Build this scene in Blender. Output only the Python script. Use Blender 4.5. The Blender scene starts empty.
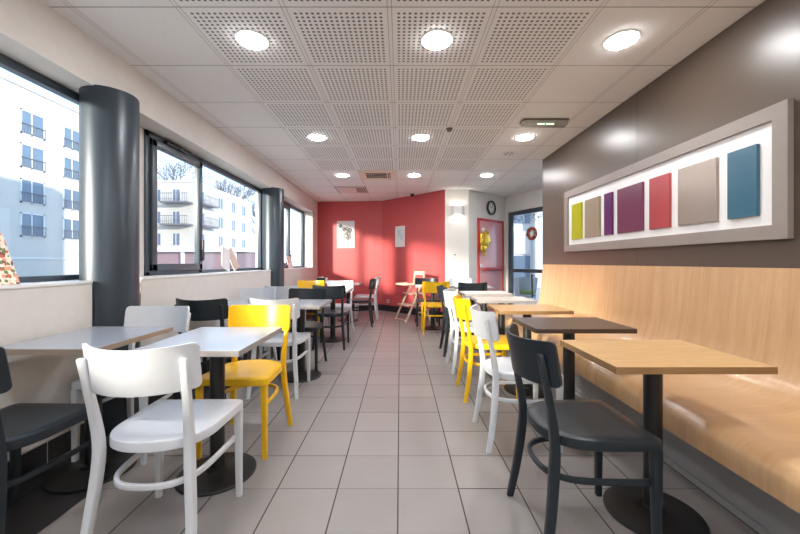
import bpy, bmesh, math, random
from mathutils import Vector, Matrix
R = math.radians
PI = math.pi
scene = bpy.context.scene
COL = scene.collection
random.seed(7)

# ------------------------------------------------------------------ materials
def srgb(r, g, b):
    def f(c):
        c /= 255.0
        return c / 12.92 if c <= 0.04045 else ((c + 0.055) / 1.055) ** 2.4
    return (f(r), f(g), f(b), 1.0)

def new_mat(name):
    m = bpy.data.materials.new(name)
    m.use_nodes = True
    nt = m.node_tree
    b = nt.nodes['Principled BSDF']
    return m, nt, b

def N(nt, typ, **kw):
    n = nt.nodes.new(typ)
    for k, v in kw.items():
        setattr(n, k, v)
    return n

def math_node(nt, op, a, b=None):
    n = nt.nodes.new('ShaderNodeMath')
    n.operation = op
    for i, v in enumerate((a, b)):
        if v is None:
            continue
        if isinstance(v, (int, float)):
            n.inputs[i].default_value = v
        else:
            nt.links.new(v, n.inputs[i])
    return n.outputs[0]

def mix_col(nt, fac, a, b):
    n = nt.nodes.new('ShaderNodeMix')
    n.data_type = 'RGBA'
    for sock, v in ((n.inputs[0], fac), (n.inputs[6], a), (n.inputs[7], b)):
        if isinstance(v, (int, float)):
            sock.default_value = v
        elif isinstance(v, tuple):
            sock.default_value = v
        else:
            nt.links.new(v, sock)
    return n.outputs[2]

def plain(name, col, rough=0.5, metal=0.0, var=0.06, scale=14.0, bump=0.0, bscale=200.0, coat=0.0, spec=0.5):
    """painted / plastic / metal surface with slight procedural variation"""
    m, nt, b = new_mat(name)
    tc = N(nt, 'ShaderNodeTexCoord')
    no = N(nt, 'ShaderNodeTexNoise')
    no.inputs['Scale'].default_value = scale
    no.inputs['Detail'].default_value = 3
    nt.links.new(tc.outputs['Object'], no.inputs['Vector'])
    dark = tuple(c * (1 - var) for c in col[:3]) + (1,)
    lite = tuple(min(1, c * (1 + var)) for c in col[:3]) + (1,)
    nt.links.new(mix_col(nt, no.outputs['Fac'], dark, lite), b.inputs['Base Color'])
    b.inputs['Roughness'].default_value = rough
    b.inputs['Metallic'].default_value = metal
    b.inputs['Coat Weight'].default_value = coat
    b.inputs['Specular IOR Level'].default_value = spec
    if bump > 0:
        n2 = N(nt, 'ShaderNodeTexNoise')
        n2.inputs['Scale'].default_value = bscale
        nt.links.new(tc.outputs['Object'], n2.inputs['Vector'])
        bp = N(nt, 'ShaderNodeBump')
        bp.inputs['Strength'].default_value = bump
        bp.inputs['Distance'].default_value = 0.002
        nt.links.new(n2.outputs['Fac'], bp.inputs['Height'])
        nt.links.new(bp.outputs['Normal'], b.inputs['Normal'])
    return m

def wood(name, c1, c2, stretch=(2, 40, 2), rough=0.4, coat=0.15, ring=0.35):
    m, nt, b = new_mat(name)
    tc = N(nt, 'ShaderNodeTexCoord')
    mp = N(nt, 'ShaderNodeMapping')
    mp.inputs['Scale'].default_value = stretch
    nt.links.new(tc.outputs['Object'], mp.inputs['Vector'])
    no = N(nt, 'ShaderNodeTexNoise')
    no.inputs['Scale'].default_value = 2.2
    no.inputs['Detail'].default_value = 8
    no.inputs['Roughness'].default_value = 0.62
    no.inputs['Distortion'].default_value = 0.6
    nt.links.new(mp.outputs[0], no.inputs['Vector'])
    mp2 = N(nt, 'ShaderNodeMapping')
    mp2.inputs['Scale'].default_value = tuple(s * 0.22 for s in stretch)
    nt.links.new(tc.outputs['Object'], mp2.inputs['Vector'])
    n2 = N(nt, 'ShaderNodeTexNoise')
    n2.inputs['Scale'].default_value = 1.6
    n2.inputs['Distortion'].default_value = 1.5
    nt.links.new(mp2.outputs[0], n2.inputs['Vector'])
    f = math_node(nt, 'ADD', math_node(nt, 'MULTIPLY', no.outputs['Fac'], 1 - ring), math_node(nt, 'MULTIPLY', n2.outputs['Fac'], ring))
    rp = N(nt, 'ShaderNodeMapRange')
    rp.inputs[1].default_value = 0.33
    rp.inputs[2].default_value = 0.67
    nt.links.new(f, rp.inputs[0])
    nt.links.new(mix_col(nt, rp.outputs[0], c1, c2), b.inputs['Base Color'])
    b.inputs['Roughness'].default_value = rough
    b.inputs['Coat Weight'].default_value = coat
    b.inputs['Coat Roughness'].default_value = 0.25
    return m

def emit(name, col, strength):
    m, nt, b = new_mat(name)
    b.inputs['Base Color'].default_value = (0.8, 0.8, 0.8, 1)
    b.inputs['Emission Color'].default_value = col
    b.inputs['Emission Strength'].default_value = strength
    return m

def glass(name, tint, refl=0.06):
    m = bpy.data.materials.new(name)
    m.use_nodes = True
    nt = m.node_tree
    nt.nodes.clear()
    out = N(nt, 'ShaderNodeOutputMaterial')
    tr = N(nt, 'ShaderNodeBsdfTransparent')
    tr.inputs[0].default_value = tint
    gl = N(nt, 'ShaderNodeBsdfGlossy')
    gl.inputs['Roughness'].default_value = 0.02
    lw = N(nt, 'ShaderNodeLayerWeight')
    lw.inputs[0].default_value = 0.5
    f = math_node(nt, 'ADD', math_node(nt, 'MULTIPLY', math_node(nt, 'POWER', lw.outputs['Facing'], 5.0), 0.6), refl * 0.4)
    mx = N(nt, 'ShaderNodeMixShader')
    nt.links.new(f, mx.inputs[0])
    nt.links.new(tr.outputs[0], mx.inputs[1])
    nt.links.new(gl.outputs[0], mx.inputs[2])
    nt.links.new(mx.outputs[0], out.inputs[0])
    return m

def floor_mat():
    m, nt, b = new_mat('floor_tiles')
    tc = N(nt, 'ShaderNodeTexCoord')
    sp = N(nt, 'ShaderNodeSeparateXYZ')
    nt.links.new(tc.outputs['Object'], sp.inputs[0])
    P = 0.303
    def line(sock, off):
        u = math_node(nt, 'DIVIDE', math_node(nt, 'SUBTRACT', sock, off), P)
        fr = math_node(nt, 'FRACT', u)
        d = math_node(nt, 'ABSOLUTE', math_node(nt, 'SUBTRACT', fr, 0.5))
        return math_node(nt, 'GREATER_THAN', d, 0.5 - 0.011), math_node(nt, 'FLOOR', u), math_node(nt, 'ROUND', u)
    gx, ix, jx = line(sp.outputs[0], -0.01)
    gy, iy, jy = line(sp.outputs[1], 1.791)
    # cross joints are filled paler on some rows than on others
    cmb = N(nt, 'ShaderNodeCombineXYZ')
    nt.links.new(math_node(nt, 'ADD', math_node(nt, 'MULTIPLY', ix, 0.13), 0.5), cmb.inputs[0])
    nt.links.new(math_node(nt, 'ADD', jy, 0.5), cmb.inputs[1])
    wn = N(nt, 'ShaderNodeTexWhiteNoise')
    nt.links.new(cmb.outputs[0], wn.inputs['Vector'])
    pale = math_node(nt, 'MULTIPLY', gy, math_node(nt, 'ADD', math_node(nt, 'MULTIPLY', wn.outputs['Value'], 0.75), 0.25))
    grout = math_node(nt, 'MAXIMUM', math_node(nt, 'MULTIPLY', gx, 0.95), pale)
    cell = N(nt, 'ShaderNodeCombineXYZ')
    nt.links.new(ix, cell.inputs[0]); nt.links.new(iy, cell.inputs[1])
    w2 = N(nt, 'ShaderNodeTexWhiteNoise')
    nt.links.new(cell.outputs[0], w2.inputs['Vector'])
    no = N(nt, 'ShaderNodeTexNoise')
    no.inputs['Scale'].default_value = 5
    no.inputs['Detail'].default_value = 6
    nt.links.new(tc.outputs['Object'], no.inputs['Vector'])
    f = math_node(nt, 'ADD', math_node(nt, 'MULTIPLY', w2.outputs['Value'], 0.4), math_node(nt, 'MULTIPLY', no.outputs['Fac'], 0.6))
    tile = mix_col(nt, f, (0.225, 0.207, 0.202, 1), (0.31, 0.288, 0.282, 1))
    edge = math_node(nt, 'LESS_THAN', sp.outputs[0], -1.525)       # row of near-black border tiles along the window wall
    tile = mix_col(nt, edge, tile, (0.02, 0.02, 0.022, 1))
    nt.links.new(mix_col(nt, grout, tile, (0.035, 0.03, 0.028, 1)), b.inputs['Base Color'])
    rr = math_node(nt, 'ADD', math_node(nt, 'MULTIPLY', no.outputs['Fac'], 0.16), 0.3)
    nt.links.new(math_node(nt, 'ADD', rr, math_node(nt, 'MULTIPLY', grout, 0.4)), b.inputs['Roughness'])
    bp = N(nt, 'ShaderNodeBump')
    bp.inputs['Strength'].default_value = 0.4
    bp.inputs['Distance'].default_value = 0.002
    nt.links.new(math_node(nt, 'SUBTRACT', 1.0, grout), bp.inputs['Height'])
    nt.links.new(bp.outputs[0], b.inputs['Normal'])
    return m

def ceiling_mat():
    m, nt, b = new_mat('ceiling_tiles')
    tc = N(nt, 'ShaderNodeTexCoord')
    sp = N(nt, 'ShaderNodeSeparateXYZ')
    nt.links.new(tc.outputs['Object'], sp.inputs[0])
    x, y = sp.outputs[0], sp.outputs[1]
    P = 0.6
    def cell(sock, off):
        u = math_node(nt, 'FRACT', math_node(nt, 'DIVIDE', math_node(nt, 'SUBTRACT', sock, off), P))
        d = math_node(nt, 'ABSOLUTE', math_node(nt, 'SUBTRACT', u, 0.5))
        return u, d
    ux, dx = cell(x, -1.26)
    uy, dy = cell(y, 2.015)
    barx = math_node(nt, 'GREATER_THAN', dx, 0.5 - 0.017)
    bary = math_node(nt, 'GREATER_THAN', dy, 0.5 - 0.010)
    gapx = math_node(nt, 'MULTIPLY', math_node(nt, 'GREATER_THAN', dx, 0.5 - 0.024), math_node(nt, 'LESS_THAN', dx, 0.5 - 0.017))
    # perforation 16 x 16
    n = 16.0; mrg = 0.06
    def hole(u):
        t = math_node(nt, 'FRACT', math_node(nt, 'MULTIPLY', math_node(nt, 'DIVIDE', math_node(nt, 'SUBTRACT', u, mrg), 1 - 2 * mrg), n))
        return math_node(nt, 'SUBTRACT', t, 0.5)
    hx, hy = hole(ux), hole(uy)
    r2 = math_node(nt, 'ADD', math_node(nt, 'MULTIPLY', hx, hx), math_node(nt, 'MULTIPLY', hy, hy))
    h = math_node(nt, 'LESS_THAN', r2, 0.27 ** 2)
    h = math_node(nt, 'MULTIPLY', h, math_node(nt, 'LESS_THAN', dx, 0.5 - mrg))
    h = math_node(nt, 'MULTIPLY', h, math_node(nt, 'LESS_THAN', dy, 0.5 - mrg))
    h = math_node(nt, 'MULTIPLY', h, math_node(nt, 'GREATER_THAN', x, -1.26))
    h = math_node(nt, 'MULTIPLY', h, math_node(nt, 'LESS_THAN', x, 1.14))
    h = math_node(nt, 'MULTIPLY', h, math_node(nt, 'LESS_THAN', y, 5.615))
    no = N(nt, 'ShaderNodeTexNoise')
    no.inputs['Scale'].default_value = 60
    no.inputs['Detail'].default_value = 4
    nt.links.new(tc.outputs['Object'], no.inputs['Vector'])
    c = mix_col(nt, no.outputs['Fac'], (0.79, 0.79, 0.785, 1), (0.88, 0.88, 0.875, 1))
    c = mix_col(nt, math_node(nt, 'MULTIPLY', barx, 0.8), c, (0.82, 0.81, 0.80, 1))
    c = mix_col(nt, math_node(nt, 'MULTIPLY', gapx, 0.75), c, (0.3, 0.29, 0.28, 1))
    c = mix_col(nt, math_node(nt, 'MULTIPLY', bary, 0.55), c, (0.26, 0.25, 0.24, 1))
    c = mix_col(nt, h, c, (0.17, 0.16, 0.16, 1))
    nt.links.new(c, b.inputs['Base Color'])
    b.inputs['Roughness'].default_value = 0.85
    bp = N(nt, 'ShaderNodeBump')
    bp.inputs['Strength'].default_value = 0.15
    bp.inputs['Distance'].default_value = 0.002
    nt.links.new(no.outputs['Fac'], bp.inputs['Height'])
    nt.links.new(bp.outputs[0], b.inputs['Normal'])
    return m

def picture_mat(name, cols, scale, bg, amount):
    """blotchy printed picture: coloured cells on a background"""
    m, nt, b = new_mat(name)
    tc = N(nt, 'ShaderNodeTexCoord')
    vo = N(nt, 'ShaderNodeTexVoronoi')
    vo.inputs['Scale'].default_value = scale
    nt.links.new(tc.outputs['Object'], vo.inputs['Vector'])
    sp = N(nt, 'ShaderNodeSeparateColor')
    nt.links.new(vo.outputs['Color'], sp.inputs[0])
    rp = N(nt, 'ShaderNodeValToRGB')
    rp.color_ramp.interpolation = 'CONSTANT'
    el = rp.color_ramp.elements
    el[0].color = cols[0]; el[0].position = 0
    el[1].color = cols[1]; el[1].position = 1.0 / len(cols)
    for i in range(2, len(cols)):
        e = el.new(i / len(cols)); e.color = cols[i]
    nt.links.new(sp.outputs[0], rp.inputs[0])
    near = math_node(nt, 'LESS_THAN', vo.outputs['Distance'], amount)
    nt.links.new(mix_col(nt, near, bg, rp.outputs[0]), b.inputs['Base Color'])
    b.inputs['Roughness'].default_value = 0.3
    return m

M = {}
M['floor'] = floor_mat()
M['ceiling'] = ceiling_mat()
M['plaster'] = plain('cream_wall_paint', (0.665, 0.64, 0.61, 1), 0.7, bump=0.25, bscale=160)
M['sill'] = plain('white_sill', (0.78, 0.78, 0.77, 1), 0.45)
M['white_wall'] = plain('white_wall_paint', (0.78, 0.76, 0.72, 1), 0.6, var=0.02)
M['red_wall'] = plain('red_wall_paint', (0.55, 0.085, 0.088, 1), 0.45, var=0.05, scale=3)
M['brown_wall'] = plain('brown_laminate', (0.090, 0.064, 0.048, 1), 0.34, var=0.08, scale=2.5, spec=0.55)
M['skirting'] = plain('black_skirting_tile', (0.022, 0.021, 0.022, 1), 0.35)
M['skirt_top'] = plain('pale_joint', (0.65, 0.62, 0.58, 1), 0.6)
M['column'] = plain('anthracite_column_paint', (0.032, 0.045, 0.060, 1), 0.36, metal=0.2, var=0.04, scale=3)
M['frame'] = plain('anthracite_window_frame', (0.060, 0.080, 0.102, 1), 0.35)
M['glass'] = glass('window_glass', (0.97, 0.985, 0.99, 1), 0.05)
M['black_metal'] = plain('black_iron', (0.012, 0.012, 0.013, 1), 0.36)
M['rubber'] = plain('black_rubber', (0.02, 0.02, 0.02, 1), 0.7)
M['chair_dark'] = plain('anthracite_lacquer', (0.018, 0.025, 0.032, 1), 0.33, var=0.1, spec=0.36)
M['chair_white'] = plain('white_lacquer', (0.62, 0.65, 0.69, 1), 0.30, var=0.02)
M['chair_yellow'] = plain('yellow_lacquer', (0.86, 0.50, 0.008, 1), 0.32, var=0.03)
M['top_grey'] = plain('pale_grey_laminate', (0.34, 0.37, 0.43, 1), 0.20, var=0.04)
M['edge_tan'] = plain('tan_edge_band', (0.30, 0.235, 0.185, 1), 0.5)
M['edge_grey'] = plain('grey_edge_band', (0.30, 0.28, 0.27, 1), 0.5)
M['top_white'] = plain('white_laminate', (0.80, 0.79, 0.77, 1), 0.3, var=0.02)
M['top_beige'] = plain('beige_laminate', (0.62, 0.57, 0.52, 1), 0.3, var=0.04)
M['oak'] = wood('oak_laminate', (0.48, 0.275, 0.105, 1), (0.64, 0.42, 0.20, 1), (3, 34, 3), 0.36)
M['oak_edge'] = wood('oak_edge', (0.21, 0.115, 0.045, 1), (0.30, 0.17, 0.07, 1), (3, 30, 30), 0.45)
M['walnut'] = wood('walnut_laminate', (0.055, 0.031, 0.021, 1), (0.105, 0.062, 0.042, 1), (3, 34, 3), 0.42)
M['walnut_edge'] = wood('walnut_edge', (0.05, 0.028, 0.018, 1), (0.085, 0.05, 0.032, 1), (3, 30, 30), 0.45)
M['bench'] = wood('beech_veneer', (0.49, 0.29, 0.138, 1), (0.61, 0.39, 0.21, 1), (2.0, 30, 2.0), 0.28, 0.25, 0.5)
M['plinth'] = plain('grey_plinth', (0.32, 0.315, 0.32, 1), 0.45)
M['frame_taupe'] = plain('taupe_frame', (0.27, 0.235, 0.215, 1), 0.42, var=0.03)
M['art_white'] = plain('white_backing', (0.84, 0.84, 0.84, 1), 0.5, var=0.01)
M['trim_white'] = plain('white_trim', (0.8, 0.8, 0.79, 1), 0.4, var=0.02)
M['lamp'] = emit('downlight_glow', (1.0, 0.985, 0.985, 1), 112.0)
M['sconce_glow'] = emit('sconce_glow', (1.0, 0.90, 0.78, 1), 45.0)
M['green_led'] = emit('green_led', (0.45, 1.0, 0.5, 1), 1.6)
M['red_door'] = plain('red_door_paint', (0.72, 0.33, 0.34, 1), 0.2, var=0.03)
M['red_frame'] = plain('red_frame_paint', (0.50, 0.03, 0.035, 1), 0.4)
M['steel'] = plain('brushed_steel', (0.62, 0.62, 0.62, 1), 0.3, metal=1.0)
M['gold'] = plain('gold_foil', (0.78, 0.50, 0.05, 1), 0.25, metal=0.5)
M['high_wood'] = wood('pale_beech', (0.66, 0.48, 0.36, 1), (0.80, 0.64, 0.50, 1), (8, 8, 3), 0.45)
M['paper'] = plain('white_paper', (0.82, 0.82, 0.80, 1), 0.6, var=0.01)
M['ink'] = plain('dark_ink', (0.10, 0.10, 0.11, 1), 0.6)
M['blue_ink'] = plain('pale_blue_ink', (0.35, 0.55, 0.66, 1), 0.6)
M['vent_cream'] = plain('cream_vent_metal', (0.80, 0.72, 0.61, 1), 0.5)
M['vent_dark'] = plain('dark_vent_void', (0.03, 0.03, 0.03, 1), 0.7)
M['vent_pink'] = plain('pinkish_hatch_panel', (0.72, 0.62, 0.57, 1), 0.5)
M['unit_grey'] = plain('smoked_unit_body', (0.40, 0.38, 0.34, 1), 0.25)
M['unit_brown'] = plain('dark_unit_body', (0.16, 0.13, 0.10, 1), 0.3)
M['facade'] = plain('white_render', (0.66, 0.63, 0.58, 1), 0.8, var=0.03, scale=0.6)
M['facade_b'] = plain('cream_render', (0.66, 0.62, 0.56, 1), 0.8, var=0.03, scale=0.6)
M['shade_glass'] = plain('bluish_window_pane', (0.17, 0.23, 0.31, 1), 0.12, var=0.15, scale=0.5)
M['win_white'] = plain('white_window_frame', (0.8, 0.8, 0.8, 1), 0.5)
M['rail'] = plain('grey_railing', (0.20, 0.20, 0.22, 1), 0.5)
M['mauve'] = plain('mauve_cladding', (0.36, 0.27, 0.29, 1), 0.7, var=0.08, scale=4)
M['asphalt'] = plain('pale_paving', (0.55, 0.54, 0.53, 1), 0.9, var=0.1, scale=0.8)
M['bark'] = plain('grey_bark', (0.22, 0.19, 0.18, 1), 0.9)
M['grass'] = plain('green_cushion', (0.30, 0.42, 0.16, 1), 0.9, var=0.2, scale=20)
M['grey_facade'] = plain('grey_panel_facade', (0.74, 0.72, 0.70, 1), 0.6, var=0.04, scale=1)
M['pink_panel'] = plain('pink_panel', (0.62, 0.42, 0.42, 1), 0.6)
M['shade_block'] = plain('shade_block_concrete', (0.35, 0.34, 0.33, 1), 0.9)  # only on the unseen blocks added for shade
M['food'] = picture_mat('food_picture', [srgb(200, 90, 50), srgb(225, 150, 110), srgb(110, 120, 60), srgb(120, 60, 40), srgb(235, 225, 205)], 58, srgb(232, 224, 208), 0.62)
M['card_multi'] = picture_mat('speckled_picture', [srgb(170, 50, 50), srgb(225, 190, 180), srgb(90, 60, 60), srgb(235, 225, 205)], 40, srgb(235, 225, 220), 0.5)
M['card_white'] = plain('white_card', (0.74, 0.77, 0.80, 1), 0.5)
M['card_beige'] = plain('beige_card', (0.62, 0.50, 0.44, 1), 0.5)
M['wreath'] = picture_mat('wreath_tinsel', [srgb(160, 20, 25), srgb(190, 30, 30), srgb(235, 225, 215), srgb(60, 20, 20), srgb(180, 150, 60)], 60, srgb(150, 15, 20), 0.6)
M['flake'] = plain('grey_flake', (0.20, 0.20, 0.22, 1), 0.5)
M['lime'] = plain('lime_gloss', srgb(170, 172, 20), 0.28, var=0.03)
M['taupe'] = plain('taupe_gloss', srgb(148, 136, 118), 0.28, var=0.03)
M['violet'] = plain('violet_gloss', srgb(88, 30, 92), 0.28, var=0.03)
M['plum'] = plain('plum_gloss', srgb(105, 48, 78), 0.28, var=0.03)
M['coral'] = plain('coral_gloss', srgb(165, 62, 68), 0.28, var=0.03)
M['silver'] = plain('silver_gloss', srgb(165, 152, 143), 0.27, metal=0.6, var=0.03)
M['teal'] = plain('teal_gloss', srgb(50, 98, 120), 0.28, var=0.03)
# ------------------------------------------------------------------ mesh helpers
def bm_new():
    return bmesh.new()

def box(bm, x0, x1, y0, y1, z0, z1, bev=0.0, seg=2):
    vs = [bm.verts.new((x, y, z)) for x in (x0, x1) for y in (y0, y1) for z in (z0, z1)]
    idx = [(0, 1, 3, 2), (4, 6, 7, 5), (0, 4, 5, 1), (2, 3, 7, 6), (0, 2, 6, 4), (1, 5, 7, 3)]
    fs = [bm.faces.new([vs[i] for i in f]) for f in idx]
    if bev > 0:
        es = list({e for f in fs for e in f.edges})
        bmesh.ops.bevel(bm, geom=es, offset=bev, segments=seg, affect='EDGES', profile=0.5)
    return bm

def obox(bm, c, size, M3=None, bev=0.0):
    """box centred at c with optional 3x3/4x4 orientation"""
    t = bmesh.new()
    box(t, -size[0] / 2, size[0] / 2, -size[1] / 2, size[1] / 2, -size[2] / 2, size[2] / 2, bev)
    mat = Matrix.Translation(Vector(c)) @ (M3.to_4x4() if M3 else Matrix.Identity(4))
    bmesh.ops.transform(t, matrix=mat, verts=t.verts)
    me = bpy.data.meshes.new('tmp'); t.to_mesh(me); t.free()
    bm.from_mesh(me); bpy.data.meshes.remove(me)
    return bm

def loft(bm, rings, cap=True, closed=False):
    vr = [[bm.verts.new(p) for p in ring] for ring in rings]
    n = len(vr[0])
    pairs = list(zip(vr[:-1], vr[1:]))
    if closed:
        pairs.append((vr[-1], vr[0]))
    for a, b in pairs:
        for i in range(n):
            j = (i + 1) % n
            bm.faces.new((a[i], a[j], b[j], b[i]))
    if cap and not closed:
        bm.faces.new(list(reversed(vr[0])))
        bm.faces.new(vr[-1])
    return bm

def rrect(w, h, r, k=3):
    """rounded rectangle outline in 2D"""
    pts = []
    r = min(r, w / 2 - 1e-4, h / 2 - 1e-4)
    for cx, cy, a0 in ((w / 2 - r, h / 2 - r, 0), (-w / 2 + r, h / 2 - r, 90), (-w / 2 + r, -h / 2 + r, 180), (w / 2 - r, -h / 2 + r, 270)):
        for i in range(k + 1):
            a = R(a0 + 90 * i / k)
            pts.append((cx + r * math.cos(a), cy + r * math.sin(a)))
    return pts

def catmull(pts, n=6):
    out = []
    P = [Vector(p) for p in pts]
    for i in range(len(P) - 1):
        p0 = P[i - 1] if i > 0 else P[0] * 2 - P[1]
        p1, p2 = P[i], P[i + 1]
        p3 = P[i + 2] if i + 2 < len(P) else P[-1] * 2 - P[-2]
        for k in range(n):
            t = k / n
            out.append(0.5 * ((2 * p1) + (-p0 + p2) * t + (2 * p0 - 5 * p1 + 4 * p2 - p3) * t * t + (-p0 + 3 * p1 - 3 * p2 + p3) * t ** 3))
    out.append(P[-1].copy())
    return out

def tube(bm, pts, w, h=None, r=None, up=Vector((0, 0, 1)), k=3, closed=False, scales=None):
    """sweep a rounded rectangle (w sideways, h along up) along pts"""
    h = h or w
    prof = rrect(w, h, r if r is not None else min(w, h) * 0.5, k)
    P = [Vector(p) for p in pts]
    rings = []
    for i, p in enumerate(P):
        if closed:
            t = P[(i + 1) % len(P)] - P[i - 1]
        else:
            t = P[min(i + 1, len(P) - 1)] - P[max(i - 1, 0)]
        t.normalize()
        u = up
        if abs(t.dot(u)) > 0.95:
            u = Vector((0, 1, 0)) if abs(t.y) < 0.9 else Vector((1, 0, 0))
        s = t.cross(u).normalized()
        v = s.cross(t).normalized()
        sc = scales[i] if scales else 1.0
        rings.append([p + s * (a * sc) + v * (b * sc) for a, b in prof])
    loft(bm, rings, closed=closed)
    return bm

def lathe(bm, prof, seg=40, c=(0, 0, 0), axis='z'):
    """prof: list of (r, z) from bottom to top; closed with caps when r > 0 at the ends"""
    rings = []
    for r, z in prof:
        ring = []
        for i in range(seg):
            a = 2 * PI * i / seg
            p = (r * math.cos(a), r * math.sin(a), z)
            if axis == 'y':
                p = (p[0], -p[2], p[1])
            elif axis == 'x':
                p = (p[2], p[0], p[1])
            ring.append((c[0] + p[0], c[1] + p[1], c[2] + p[2]))
        rings.append(ring)
    loft(bm, rings)
    return bm

def obj(name, bm, mat, parent=None, smooth=35, loc=None):
    me = bpy.data.meshes.new(name)
    bmesh.ops.recalc_face_normals(bm, faces=bm.faces)
    bm.to_mesh(me); bm.free()
    if smooth:
        for p in me.polygons:
            p.use_smooth = True
        me.set_sharp_from_angle(angle=R(smooth))
    mats = mat if isinstance(mat, (list, tuple)) else [mat]
    for m in mats:
        me.materials.append(m)
    o = bpy.data.objects.new(name, me)
    COL.objects.link(o)
    if parent:
        o.parent = parent
    if loc:
        o.location = loc
    return o

def tag(o, label, cat, group=None, kind=None):
    o['label'] = label
    o['category'] = cat
    if group:
        o['group'] = group
    if kind:
        o['kind'] = kind
    return o

def thing(name, label, cat, loc=(0, 0, 0), rz=0.0, group=None):
    o = bpy.data.objects.new(name, None)
    o.empty_display_size = 0.1
    COL.objects.link(o)
    o.location = loc
    o.rotation_euler = (0, 0, rz)
    return tag(o, label, cat, group)

def struct(name, bm, mat, parent=None, smooth=35, label=None):
    o = obj(name, bm, mat, parent, smooth)
    if not parent:
        o['kind'] = 'structure'
        if label:
            o['label'] = label
    return o

def dup(root, loc, rz=0.0, label=None, group=None, mats=None):
    """copy a thing, its parts and their sub-parts; mats swaps materials by part name"""
    def one(o, parent):
        c = o.copy()
        COL.objects.link(c)
        if parent:
            c.parent = parent
        for ch in list(o.children):
            one(ch, c)
        return c
    r = one(root, None)
    r.location = loc
    r.rotation_euler = (0, 0, rz)
    if label:
        r['label'] = label
    if group:
        r['group'] = group
    return r

# ------------------------------------------------------------------ dimensions
EYE = 1.14
CZ = EYE + 1.443          # ceiling
XL, XW = -1.98, -2.18     # inner face of window wall, window plane
XR = 2.01                 # brown wall
YB = -1.6                 # wall behind the viewpoint
SILL = 1.02
HEAD = 2.28
# ------------------------------------------------------------------ room shell
bm = bm_new(); box(bm, -2.3, 4.2, YB - 0.1, 9.0, -0.1, 0.0); struct('floor', bm, M['floor'], smooth=0)
bm = bm_new(); box(bm, -2.3, 4.2, YB - 0.1, 9.0, CZ, CZ + 0.12); struct('ceiling', bm, M['ceiling'], smooth=0)
# unseen mass over the room, shaped to throw the shadow on the facade opposite
bm = bm_new(); box(bm, -2.3, -0.9, YB - 8.0, 8.7, CZ + 0.14, 15.1); box(bm, -0.9, 5.2, YB - 8.0, 8.7, CZ + 0.14, 4.6); struct('shade_block', bm, M['shade_block'], smooth=0)
bm = bm_new(); box(bm, 4.3, 13.0, -9.0, 5.0, -0.1, 4.6); struct('wall_sun_block', bm, M['shade_block'], smooth=0)  # unseen block added to keep the low sun out of the glazed wall

# window wall: low wall in three runs, lintel, sill
runs = [(YB, 2.29), (2.72, 5.45), (5.84, 8.62)]
bm = bm_new()
for a, b in runs:
    box(bm, -2.28, XL, a, b, 0.0, SILL - 0.018)
box(bm, -2.28, -2.20, YB, 8.62, 0.0, SILL - 0.03)
for a, b in ((YB, -0.12), (8.05, 8.62)):
    box(bm, -2.28, XL, a, b, SILL - 0.02, HEAD + 0.01)
struct('wall_left', bm, M['plaster'], smooth=0)
bm = bm_new(); box(bm, -2.28, XL, YB, 8.62, HEAD, CZ); struct('trim_1', bm, M['plaster'], smooth=0)
bm = bm_new()
for a, b in ((-0.12, 2.29), (2.72, 5.45), (5.84, 8.05)):
    box(bm, -2.20, XL + 0.006, a, b, SILL - 0.018, SILL, 0.003)
struct('trim_2', bm, M['sill'])
# skirting along the window wall: tiles with pale joints
bm = bm_new()
for a, b in runs:
    n = max(1, round((b - a) / 0.303))
    for i in range(n):
        y0 = a + (b - a) * i / n; y1 = a + (b - a) * (i + 1) / n
        box(bm, XL - 0.001, XL + 0.009, y0 + 0.0015, y1 - 0.0015, 0.0, 0.135, 0.001, 1)
struct('baseboard_left', bm, M['skirting'])
bm = bm_new()
for a, b in runs:
    box(bm, XL - 0.001, XL + 0.0085, a, b, 0.0, 0.146)
struct('trim_3', bm, M['skirt_top'], smooth=0)

# wall behind the viewpoint
bm = bm_new(); box(bm, -2.28, 4.2, YB - 0.1, YB, 0, CZ); struct('wall_near', bm, M['white_wall'], smooth=0)

# red far wall: straight part, then a fold
def wall_between(bm, p, q, z0, z1, th):
    p = Vector((p[0], p[1], 0)); q = Vector((q[0], q[1], 0))
    d = (q - p).normalized(); n = Vector((-d.y, d.x, 0))       # away from the viewer when going left to right
    ring = [p, q, q + n * th, p + n * th]
    loft(bm, [[(v.x, v.y, z0) for v in ring], [(v.x, v.y, z1) for v in ring]])
A0, A1, A2, A3, A4 = (-2.05, 8.56), (-0.42, 8.40), (0.90, 7.10), (1.37, 7.10), (2.36, 8.00)
W1 = (3.72, 5.02)
bm = bm_new(); wall_between(bm, A0, A1, 0, CZ, 0.1); wall_between(bm, A1, A2, 0, CZ, 0.1); struct('wall_back', bm, M['red_wall'], smooth=0)
bm = bm_new()
for p, q in ((A0, A1), (A1, A2)):
    d = (Vector(q) - Vector(p)).normalized(); n = Vector((d.y, -d.x)) * 0.012
    wall_between(bm, Vector(p) + n, Vector(q) + n, 0, 0.14, 0.011)
struct('baseboard_back', bm, M['skirting'], smooth=0)
bm = bm_new(); wall_between(bm, A2, A3, 0, CZ, 0.1); struct('wall_front', bm, M['white_wall'], smooth=0)
bm = bm_new(); wall_between(bm, A3, A4, 0, CZ, 0.1); struct('wall_angled', bm, M['white_wall'], smooth=0)

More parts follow.
